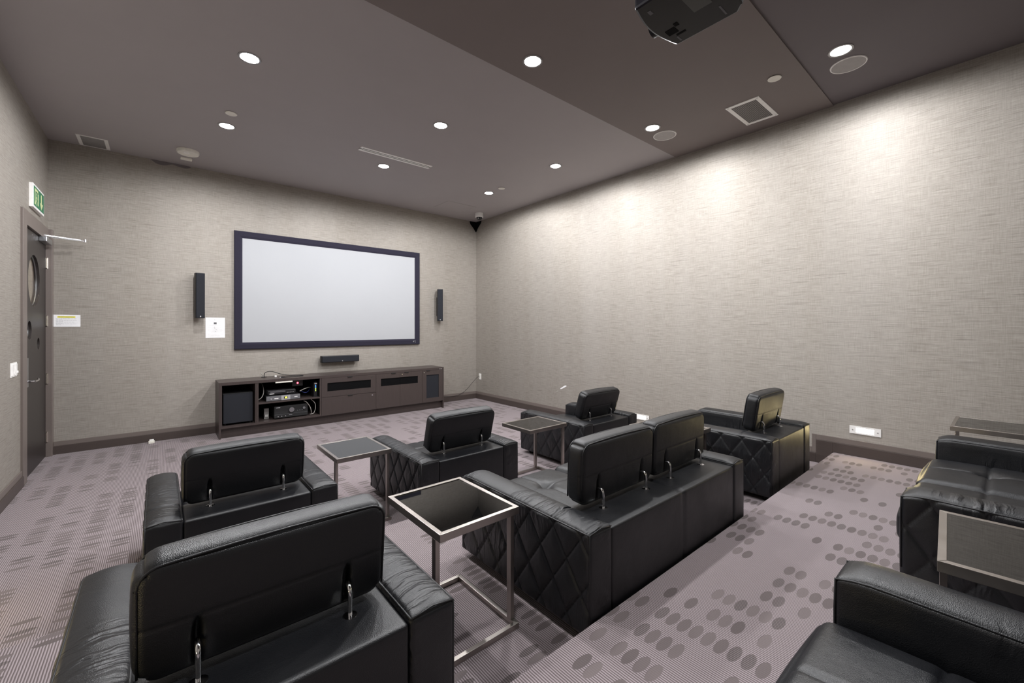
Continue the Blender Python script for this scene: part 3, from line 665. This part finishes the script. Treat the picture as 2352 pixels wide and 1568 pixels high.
def ceiling_speaker(x, y, z, label):
    t = thing('ceiling_speaker', label, 'speaker', (x, y, z), 'round ceiling speakers')
    ob('rim', MB().lathe([(0.122, 0), (0.120, -0.006), (0.112, -0.006), (0.112, 0)], n=40), 'white_plastic', t, smooth=40)
    ob('grille', MB().lathe([(0, -0.004), (0.112, -0.004), (0.112, -0.001), (0, -0.001)], n=40), 'grey_grille', t)
ceiling_speaker(4.305, 0.850, H, 'round grey ceiling speaker over the platform')
ceiling_speaker(4.305, 2.475, H - DROP, 'round grey ceiling speaker at the brown ceiling edge')
def cover_disc(x, y, z, label, r=0.052):
    t = thing('sprinkler_cover', label, 'sprinkler', (x, y, z), 'concealed sprinkler covers')
    ob('cover_plate', MB().lathe([(0, -0.008), (r * 0.96, -0.008), (r, -0.005), (r, -0.004), (0, -0.004)], n=28), 'cream_plastic', t, smooth=40)
    ob('cup', MB().cyl((0, 0, -0.004), r * 0.7, 0.005, 20), 'grey_grille', t)
cover_disc(4.031, 1.299, H - DROP, 'flat round sprinkler cover in the brown ceiling band')
cover_disc(0.552, 5.032, H, 'flat round sprinkler cover on the grey ceiling toward the door wall')
cover_disc(4.052, 5.066, H, 'flat round sprinkler cover on the grey ceiling toward the bare wall')
t = thing('smoke_detector', 'round cream smoke alarm with a small lens on the ceiling', 'detector', (0.268, 6.455, H))
ob('body', MB().lathe([(0.112, 0), (0.112, -0.022), (0.104, -0.036), (0.0, -0.038)], n=40), 'cream_plastic', t, smooth=40)
ob('strobe_lens', MB().prism(rrect(-0.045, 0.015, -0.062, -0.034, 0.012), -0.046, -0.036, 'z'), 'white_plastic', t, bevel=0.003)
t = thing('ceiling_sensor', 'small cream rectangular sensor on the ceiling next to the smoke alarm', 'sensor', (0.263, 6.745, H))
ob('body', MB().box(-0.058, 0.058, -0.035, 0.035, -0.020, 0), 'cream_plastic', t, bevel=0.004); ob('faceplate', MB().box(-0.048, 0.048, -0.024, 0.024, -0.023, -0.020), 'cream_plastic', t)
t = thing('security_camera', 'white dome security camera hanging in the ceiling corner', 'camera', (4.628, 6.46, H))
ob('housing', MB().lathe([(0.0, 0), (0.074, 0), (0.076, -0.03), (0.078, -0.078), (0.070, -0.082), (0.0, -0.080)], n=32), 'white_plastic', t, smooth=40)
ob('dome', MB().lathe([(0.058, -0.078), (0.054, -0.098), (0.040, -0.116), (0.020, -0.126), (0, -0.129)], n=24), 'lens_glass', t, smooth=60)
ob('lens', MB().cyl((-0.052, -0.03, -0.106), 0.008, 0.014, 12, 'x'), 'chrome', t)

# perforated square grille
t = thing('ceiling_grille', 'white square perforated air grille in the brown ceiling band', 'vent', (4.488, 1.642, H - DROP))
g = 0.25; gi = 0.19; gx = 0.262
ob('frame', MB().box(-gx, gx, -0.148, -0.112, -0.006, 0).box(-gx, gx, 0.112, 0.148, -0.006, 0).box(-gx, -gx + 0.04, -0.112, 0.112, -0.006, 0).box(gx - 0.04, gx, -0.112, 0.112, -0.006, 0), 'white_plastic', t)
ob('duct_shadow', MB().box(-gx + 0.04, gx - 0.04, -0.112, 0.112, -0.0012, -0.0002), 'void_black', t)
mesh_ = MB()
nx_, ny_ = 26, 15; wx_, wy_ = (2 * gx - 0.08) / nx_, 0.224 / ny_
for i in range(nx_ + 1): mesh_.box(-gx + 0.04 + i * wx_ - 0.0026, -gx + 0.04 + i * wx_ + 0.0026, -0.112, 0.112, -0.005, -0.003)
for j in range(ny_ + 1): mesh_.box(-gx + 0.04, gx - 0.04, -0.112 + j * wy_ - 0.0026, -0.112 + j * wy_ + 0.0026, -0.005, -0.003)
o = ob('perforated_mesh', mesh_, 'grey_grille', t); o['kind'] = 'stuff'
for sx in (-1, 1):
    for sy in (-1, 1): ob('screw', MB().cyl((sx * (gx - 0.02), sy * 0.13, -0.008), 0.005, 0.003, 10), 'silver_plastic', t)
# slot diffuser
t = thing('slot_diffuser', 'long white two slot air diffuser in the grey ceiling', 'vent', (2.313, 5.017, H))
ob('frame', MB().box(-0.475, 0.475, -0.062, -0.026, -0.005, 0).box(-0.475, 0.475, 0.026, 0.062, -0.005, 0).box(-0.475, 0.475, -0.010, 0.010, -0.005, 0).box(-0.475, -0.445, -0.026, 0.026, -0.005, 0).box(0.445, 0.475, -0.026, 0.026, -0.005, 0), 'white_plastic', t)
for y in (-0.018, 0.018): ob('slot', MB().box(-0.445, 0.445, y - 0.008, y + 0.008, -0.0015, -0.0003), 'void_black', t)
# access panel
t = thing('access_panel', 'square grey access panel in the ceiling near the camera dome', 'panel', (4.055, 6.41, H))
ob('frame', MB().box(-0.29, 0.29, -0.25, -0.242, -0.003, 0).box(-0.29, 0.29, 0.242, 0.25, -0.003, 0).box(-0.29, -0.282, -0.242, 0.242, -0.003, 0).box(0.282, 0.29, -0.242, 0.242, -0.003, 0), 'grey_grille', t)
ob('panel', MB().box(-0.281, 0.281, -0.241, 0.241, -0.0025, 0), 'ceiling_front_paint', t)
# return grille in the corner over the door
t = thing('return_grille', 'grey framed return air grille at the ceiling edge above the door', 'vent', (-0.584, 6.85, H))
ob('frame', MB().box(-0.13, 0.13, -0.175, -0.160, -0.006, 0).box(-0.13, 0.13, 0.160, 0.175, -0.006, 0).box(-0.13, -0.098, -0.160, 0.160, -0.006, 0).box(0.098, 0.13, -0.160, 0.160, -0.006, 0), 'white_plastic', t)
ob('duct_shadow', MB().box(-0.098, 0.098, -0.160, 0.160, -0.0012, -0.0002), 'matte_black', t)
for i in range(14):
    y = -0.15 + i * 0.023; ob('louvre', MB().prism([(y, -0.002), (y + 0.012, -0.006), (y + 0.0125, -0.005), (y + 0.001, -0.001)], -0.098, 0.098, 'x'), 'lamp_can', t)

# ------------------------------------------------------------------ projector
def build_projector():
    t = thing('projector', 'dark purple black projector hanging from the brown ceiling band', 'projector', (2.235, 1.13, 3.215))
    fr = [(0.23 - 0.46 * i / 14, 0.205 + 0.040 * math.sin(PI * i / 14)) for i in range(15)]
    bk = [(-0.23, -0.16)] + [(-0.23 + 0.46 * i / 10, -0.19 - 0.035 * math.sin(PI * i / 10)) for i in range(1, 10)] + [(0.23, -0.16)]
    ob('shell', MB().prism(fr + bk, 0.0, 0.15, 'z'), 'projector_shell', t, bevel=0.014)
    ob('shell_seam', MB().prism([(x * 1.004, y * 1.004) for x, y in fr + bk], 0.070, 0.074, 'z'), 'silver_plastic', t)
    ob('lens_barrel', MB().lathe([(0, 0.0), (0.048, 0.0), (0.052, 0.03), (0.052, 0.055), (0.042, 0.055), (0.036, 0.045), (0, 0.045)], (0.075, 0.225, 0.075), 28, 'y'), 'projector_shell', t, smooth=40)
    ob('lens', MB().lathe([(0, 0.056), (0.02, 0.053), (0.038, 0.046)], (0.075, 0.225, 0.075), 24, 'y'), 'lens_glass', t, smooth=60)
    ob('bottom_hatch', MB().box(-0.12, 0.04, -0.10, 0.0, -0.002, 0.0), 'black_plastic', t)
    ob('foot_recess', MB().box(0.06, 0.115, 0.13, 0.19, -0.0015, 0.001).box(0.035, 0.065, 0.10, 0.125, -0.0015, 0.001).box(0.13, 0.145, 0.10, 0.155, -0.0015, 0.001), 'void_black', t)
    ob('rating_label', MB().box(0.15, 0.20, 0.155, 0.165, -0.0012, 0.0).box(0.10, 0.19, -0.115, -0.105, -0.0012, 0.0).box(-0.16, -0.125, 0.15, 0.17, -0.0012, 0.0), 'ink', t)
    ob('mount_pole', MB().cyl((0, 0, 0.15), 0.022, H - DROP - 3.215 - 0.15, 20), 'black_plastic', t, smooth=40)
    ob('mount_plate', MB().cyl((0, 0, H - DROP - 3.215 - 0.012), 0.07, 0.012, 28), 'black_plastic', t, smooth=40)
    ob('mount_arm', MB().box(-0.16, 0.16, -0.012, 0.012, 0.150, 0.162).box(-0.012, 0.012, -0.13, 0.13, 0.150, 0.162), 'black_plastic', t)
build_projector()

# ------------------------------------------------------------------ glass side tables
def make_table():
    t = thing('side_table', 'glass side table', 'table', (0, 0, 0), 'steel framed glass side tables')
    W, D, Z, f, fh = 0.402, 0.480, 0.54, 0.020, 0.032
    pr = ((-W / 2, -D / 2), (W / 2, -D / 2), (W / 2, D / 2), (-W / 2, D / 2)); ir = ((-W / 2 + f, -D / 2 + f), (W / 2 - f, -D / 2 + f), (W / 2 - f, D / 2 - f), (-W / 2 + f, D / 2 - f))
    for i in range(4):
        j = (i + 1) % 4; ob('top_rail', MB().prism([pr[i], pr[j], ir[j], ir[i]], Z - fh, Z, 'z'), 'steel', t, bevel=0.0012)
    ob('glass_top', MB().box(-W / 2 + f, W / 2 - f, -D / 2 + f, D / 2 - f, -0.0055, 0.003), 'black_glass', t, loc=(0, 0, Z - 0.0045))
    ob('under_panel', MB().box(-W / 2 + f, W / 2 - f, -D / 2 + f, D / 2 - f, Z - 0.016, Z - 0.0105), 'matte_black', t)
    for i in range(4):
        if i == 2: continue
        j = (i + 1) % 4; ob('base_rail', MB().prism([pr[i], pr[j], ir[j], ir[i]], 0.0, 0.024, 'z'), 'steel', t, bevel=0.0012)
    ob('base_rail', MB().prism([pr[2], pr[3], ir[3], ir[2]], 0.0, 0.024, 'z'), 'steel', t, bevel=0.0012)
    for sx in (-1, 1):
        x0 = -W / 2 if sx < 0 else W / 2 - f
        ob('post', MB().box(x0, x0 + f, -D / 2 + 0.035, -D / 2 + 0.035 + 0.028, 0.024, Z - fh), 'steel', t, bevel=0.0012)
    return t
tb = make_table()
tables = [((1.0235, 1.646, T1), 0, 'glass side table between the armchair and the sofa on the middle tier'),
          ((1.150, 3.270, 0), 0, 'glass side table between the two armchairs nearer the door on the lower floor'),
          ((2.765, 2.950, 0), PI / 2, 'glass side table between the two armchairs nearer the bare wall on the lower floor'),
          ((3.130, 1.760, T1), 0, 'glass side table at the bare wall end of the middle tier sofa'),
          ((1.958, -0.050, T2), PI / 2 + 0.066, 'glass side table between the armchair and the sofa on the dotted platform'),
          ((4.320, 0.060, T2), PI / 2, 'glass side table between the platform sofa and the bare wall')]
for i, (loc, rz, lb) in enumerate(tables):
    if i == 0: tb.location = loc; tb['label'] = lb; tb.rotation_euler = (0, 0, rz)
    else: copy_thing(tb, loc, lb, rz)
[c for c in bpy.data.objects if c.parent == tb and c.name.startswith('glass_top')][0].rotation_euler = (-0.0125, 0, 0)
ob('scratch_mark', MB().box(0.145, 0.150, -0.15, -0.125, 0.5386, 0.5389), 'paper', tb)

# ------------------------------------------------------------------ leather seats
def soft_box(sx, sy, sz, r, n, seg=4, disp=None, name='soft'):
    """rounded box of half sizes with a regular grid on every face; disp(p, q) moves vertex p (q = unrounded cube point)"""
    def ax(s_, k):
        a = [-(s_ - r) - r * math.tan(PI / 4 * (1 - i / seg)) for i in range(seg)]
        b = [-(s_ - r) + 2 * (s_ - r) * i / k for i in range(k + 1)]
        return a + b + [-q for q in reversed(a)]
    A = [ax(sx, n[0]), ax(sy, n[1]), ax(sz, n[2])]; Ssz = (sx, sy, sz)
    idx, V_, F_ = {}, [], []
    def vid(i, j, k):
        key = (i, j, k)
        if key not in idx:
            q = Vector((A[0][i], A[1][j], A[2][k]))
            inn = Vector([max(-(Ssz[a] - r), min(Ssz[a] - r, q[a])) for a in range(3)])
            d = q - inn; p = inn + d.normalized() * r
            if disp: p = disp(p, q)
            idx[key] = len(V_); V_.append(tuple(p))
        return idx[key]
    N = [len(a) - 1 for a in A]
    for i in range(N[0]):
        for j in range(N[1]):
            F_.append((vid(i, j, 0), vid(i, j + 1, 0), vid(i + 1, j + 1, 0), vid(i + 1, j, 0))); F_.append((vid(i, j, N[2]), vid(i + 1, j, N[2]), vid(i + 1, j + 1, N[2]), vid(i, j + 1, N[2])))
    for i in range(N[0]):
        for k in range(N[2]):
            F_.append((vid(i, 0, k), vid(i + 1, 0, k), vid(i + 1, 0, k + 1), vid(i, 0, k + 1))); F_.append((vid(i, N[1], k), vid(i, N[1], k + 1), vid(i + 1, N[1], k + 1), vid(i + 1, N[1], k)))
    for j in range(N[1]):
        for k in range(N[2]):
            F_.append((vid(0, j, k), vid(0, j, k + 1), vid(0, j + 1, k + 1), vid(0, j + 1, k))); F_.append((vid(N[0], j, k), vid(N[0], j + 1, k), vid(N[0], j + 1, k + 1), vid(N[0], j, k + 1)))
    m = MB(); m.v, m.f = V_, F_; return m

AW, AD, AZ0, AZ1 = 0.155, 0.960, 0.042, 0.478
def arm_mesh(side):
    """side -1: quilted face looks to -x"""
    hx, hy, hz = AW / 2, AD / 2, (AZ1 - AZ0) / 2
    cz = (AZ0 + AZ1) / 2
    def disp(p, q):
        y, z = q.y + hy, q.z + cz
        out = Vector(p)
        tx = max(0.0, 1 - (q.x / hx) ** 2); ty = max(0.0, 1 - (q.y / hy) ** 2); tz = max(0.0, 1 - (q.z / hz) ** 2)
        if p.z > hz - 0.021:                                   # crowned top that sinks to the front
            out.z += 0.017 * tx * min(1, ty * 5)
            out.z -= 0.006 * math.exp(-((y - 0.225) / 0.006) ** 2)
        fy = max(0.0, (q.y - (hy - 0.10)) / 0.10)
        if p.z > 0: out.z -= 0.016 * fy * fy * (p.z / hz)
        sgn = p.x * side
        if sgn > hx - 0.020:                                   # quilting
            a = (y - 0.214) / 0.081 + (z - 0.449) / 0.117; b = (y - 0.214) / 0.081 - (z - 0.449) / 0.117
            da = abs(a - 2 * round(a / 2)) / 15.0; db = abs(b - 2 * round(b / 2)) / 15.0
            dd = min(da, db)
            e = min(1, tz * 8) * min(1, ty * 14)
            pil = min(1.0, dd / 0.045) ** 0.6
            out.x += side * (0.0065 * pil - 0.0065 * math.exp(-(dd / 0.005) ** 2)) * e - side * 0.002 * e
        elif sgn < -hx + 0.020: out.x -= side * 0.004 * min(1, tz * 3) * min(1, ty * 4)
        if p.y < -hy + 0.02: out.y -= 0.004 * tx * tz
        if p.y > hy - 0.02: out.y += 0.008 * tx * tz
        return out + Vector((0, hy, cz))
    return soft_box(hx, hy, hz, 0.018, (8, 124, 56), 3, disp)
def arm_piping(side):
    m = MB(); hx = AW / 2; k = 0.018 * 0.29
    def zt(y):
        fy = max(0.0, (y - AD + 0.10) / 0.10); return AZ1 - k - 0.016 * fy * fy
    ys = [k + (AD - 2 * k) * i / 24 for i in range(25)]
    for sx in (-1, 1):
        x = sx * (hx - k)
        path = [(x, k, AZ0 + 0.03 + (AZ1 - AZ0 - 0.03 - k) * i / 3) for i in range(3)] if sx == side else []
        path += [(x, y, zt(y)) for y in ys]
        path += [(x, AD - k + 0.002, zt(AD) - 0.01 - 0.30 * i / 4) for i in range(1, 5)]
        m.tube(path, 0.0038, 6)
    m.tube([(-hx + k, k, AZ1 - k), (0, k - 0.001, AZ1 - k + 0.012), (hx - k, k, AZ1 - k)], 0.0025, 6)
    return m
def seat_mesh(wd):
    hx, hy, hz = wd / 2, 0.385, 0.080; cz = 0.262; y_c = 0.222 + hy
    def disp(p, q):
        out = Vector(p)
        tx = max(0.0, 1 - (q.x / hx) ** 2); ty = max(0.0, 1 - (q.y / hy) ** 2)
        if p.z > 0:
            f = p.z / hz
            out.z += 0.030 * (tx ** 0.5) * (ty ** 0.5) * f
            dx, dy = abs(q.x), abs(q.y - 0.115)
            out.z -= f * 0.011 * (math.exp(-(dx / 0.009) ** 2) * min(1, ty * 4) + math.exp(-(dy / 0.009) ** 2) * min(1, tx * 4))
            rr_ = math.hypot(dx, dy); out.z -= f * 0.030 * math.exp(-(rr_ / 0.045) ** 2)
        if p.y > hy - 0.05: out.y += 0.018 * tx * max(0.0, 1 - (q.z / hz) ** 2)
        return out + Vector((0, y_c, cz))
    return soft_box(hx, hy, hz, 0.045, (56, 66, 8), 5, disp)
CW, CT, CH = 0.612, 0.098, 0.305
def cushion_mesh():
    hx, hy, hz = CW / 2, CT / 2, CH / 2
    def disp(p, q):
        out = Vector(p)
        tx = max(0.0, 1 - (q.x / hx) ** 2); tz = max(0.0, 1 - (q.z / hz) ** 2); ty = max(0.0, 1 - (q.y / hy) ** 2)
        if p.y < -hy + 0.03:                                  # back face: seam and the two pin slits
            out.y -= 0.010 * (tx ** 0.6) * (tz ** 0.6)
            out.y += 0.0025 * math.exp(-((q.z - (-0.005)) / 0.004) ** 2)
            for cx in (-0.184, 0.184):
                wz = 1.0 if q.z < -0.06 else max(0.0, 1 - ((q.z + 0.06) / 0.055) ** 2) if q.z < -0.005 else 0.0
                wz *= min(1.0, max(0.0, (q.z + hz) / 0.02))
                taper = 0.35 + 0.65 * wz; g = math.exp(-((q.x - cx) / (0.0075 * taper + 0.001)) ** 2); g2 = math.exp(-((q.x - cx) / 0.03) ** 2)
                out.y += (0.034 * g + 0.003 * g2) * wz
        elif p.y > hy - 0.03: out.y += 0.022 * (tx ** 0.7) * (tz ** 0.7)
        if p.z > hz - 0.03: out.z += 0.008 * ty * (tx ** 0.5)
        if abs(p.x) > hx - 0.03: out.x += math.copysign(0.006, p.x) * ty * tz
        RC = 0.055                                            # round the silhouette corners
        ex, ez = abs(out.x) - (hx - RC), abs(out.z) - (hz - RC)
        if ex > 0 and ez > 0 and math.hypot(ex, ez) > 1e-6:
            k_ = max(ex, ez) / math.hypot(ex, ez)
            out.x = math.copysign(hx - RC + ex * k_, out.x); out.z = math.copysign(hz - RC + ez * k_, out.z)
        return out + Vector((0, 0, hz))
    return soft_box(hx, hy, hz, 0.026, (112, 10, 46), 4, disp)
def cushion_piping():
    hx, hy, hz = CW / 2, CT / 2, CH; k = 0.026 * 0.29; m = MB(); r = 0.050
    pts = [(-hx + k, 0.03)] + [(-hx + k, z) for z in (0.10, 0.18)]
    pts += [(-hx + k + r - r * math.cos(a), hz - k - r + r * math.sin(a)) for a in [PI / 2 * i / 6 for i in range(7)]]
    pts += [(-hx + k + r + (2 * (hx - k - r)) * i / 14, hz - k + 0.006 * math.sin(PI * i / 14)) for i in range(1, 14)]
    pts += [(hx - k - r + r * math.sin(a), hz - k - r + r * math.cos(a)) for a in [PI / 2 * i / 6 for i in range(7)]]
    pts += [(hx - k, z) for z in (0.18, 0.10, 0.03)]
    for y in (-hy + k - 0.002, hy - k + 0.002): m.tube([(x, y, z) for x, z in pts], 0.0032, 6)
    for sx in (-1, 1): m.tube([(sx * (hx - 0.003), -hy + k + 0.004, hz - 0.060), (sx * (hx + 0.0002), 0, hz - 0.058), (sx * (hx - 0.003), hy - k - 0.004, hz - 0.060)], 0.0022, 6)
    return m
MESH = {}
def shared(key, fn, mat, smooth=180):
    if key not in MESH:
        MESH[key] = fn().mesh(key, smooth); MESH[key].materials.append(MATS[mat])
    return MESH[key]
def back_block(n):
    wd = 0.615 * n + (0.013 if n > 1 else 0.0); hx, hy, hz = wd / 2, 0.135, 0.2095; cz = 0.045 + hz
    def disp(p, q):
        out = Vector(p); tx = max(0.0, 1 - (q.x / hx) ** 2); tz = max(0.0, 1 - (q.z / hz) ** 2); ty = max(0.0, 1 - (q.y / hy) ** 2)
        g = 0.005 * math.exp(-(q.x / 0.004) ** 2) if n > 1 else 0.0
        if p.y < -hy + 0.013: out.y += g - 0.003 * min(1, tx * 3) * tz
        if p.z > hz - 0.013: out.z += -g + 0.003 * min(1, tx * 4) * ty
        return out + Vector((0, 0.004 + hy, cz))
    return soft_box(hx, hy, hz, 0.012, (60 if n > 1 else 16, 8, 12), 3, disp)
def pin_mesh():
    m = MB().tube(spline([(0, 0, 0.0), (0, 0, 0.05), (0, 0.002, 0.074), (0, 0.012, 0.086), (0, 0.030, 0.088)], 4), 0.0065, 12)
    return m.lathe([(0, 0), (0.021, 0), (0.021, 0.002), (0.012, 0.0035), (0, 0.0035)], (0, 0, 0), 20)
def make_seat(n, name, label, cat, loc, tilts):
    t = thing(name, label, cat, loc, 'black leather cinema seats')
    SW = 0.615 * n + (0.013 if n > 1 else 0.0); TW = SW + 2 * AW
    for s in (-1, 1):
        x = s * (TW / 2 - AW / 2)
        a = ob('arm', shared('arm%d' % s, lambda: arm_mesh(s), 'leather_arm'), 'leather_arm', t, loc=(x, 0, 0))
        ob('piping', shared('armpipe%d' % s, lambda: arm_piping(s), 'leather'), 'leather', a)
    ob('back_panel', shared('back%d' % n, lambda: back_block(n), 'leather'), 'leather', t)
    ob('seat_base', shared('base%d' % n, lambda: MB().box(-SW / 2 + 0.003, SW / 2 - 0.003, 0.27, 0.945, 0.050, 0.20), 'leather', None), 'leather', t)
    xs = [0.0] if n == 1 else [-0.314, 0.314]
    for k, x in enumerate(xs):
        ob('seat_cushion', shared('seat', lambda: seat_mesh(0.612), 'leather_seat'), 'leather_seat', t, loc=(x, 0, 0))
        cx = x * 0.985
        c = ob('back_cushion', shared('cushion', cushion_mesh, 'leather'), 'leather', t, loc=(cx, 0.186 + CT / 2, 0.482))
        c.rotation_euler = (math.radians(tilts[k]), 0, 0)
        ob('piping', shared('cushpipe', cushion_piping, 'leather'), 'leather', c)
        for px in (-0.184, 0.184): ob('chrome_pin', shared('pin', pin_mesh, 'chrome', 50), 'chrome', t, loc=(cx + px, 0.150, 0.4655))
    for sx in (-1, 1):
        for y in (0.07, 0.86): ob('foot', shared('foot', lambda: MB().lathe([(0, 0), (0.022, 0), (0.026, 0.045), (0, 0.045)], n=14), 'matte_black', 40), 'matte_black', t, loc=(sx * (TW / 2 - 0.08), y, 0.0))
    return t
make_seat(1, 'armchair', 'black leather armchair on the middle tier beside the door side aisle', 'chair', (0.257, 1.135, T1), [6])
make_seat(2, 'sofa', 'black leather two seat sofa on the middle tier between two glass side tables', 'sofa', (2.130, 1.112, T1), [2.4, 1.5])
make_seat(1, 'armchair', 'black leather armchair on the middle tier next to the bare wall', 'chair', (3.980, 1.150, T1), [8.5])
make_seat(1, 'armchair', 'black leather armchair on the lower floor nearest the door', 'chair', (0.402, 2.735, 0), [9])
make_seat(1, 'armchair', 'black leather armchair on the lower floor between two glass side tables', 'chair', (1.905, 2.730, 0), [15])
make_seat(1, 'armchair', 'black leather armchair on the lower floor next to the bare wall', 'chair', (3.700, 2.735, 0), [16])
make_seat(2, 'sofa', 'black leather two seat sofa on the dotted carpet platform', 'sofa', (3.285, -0.645, T2), [5, 5])
make_seat(1, 'armchair', 'black leather armchair on the dotted carpet platform', 'chair', (1.230, -0.620, T2), [5])
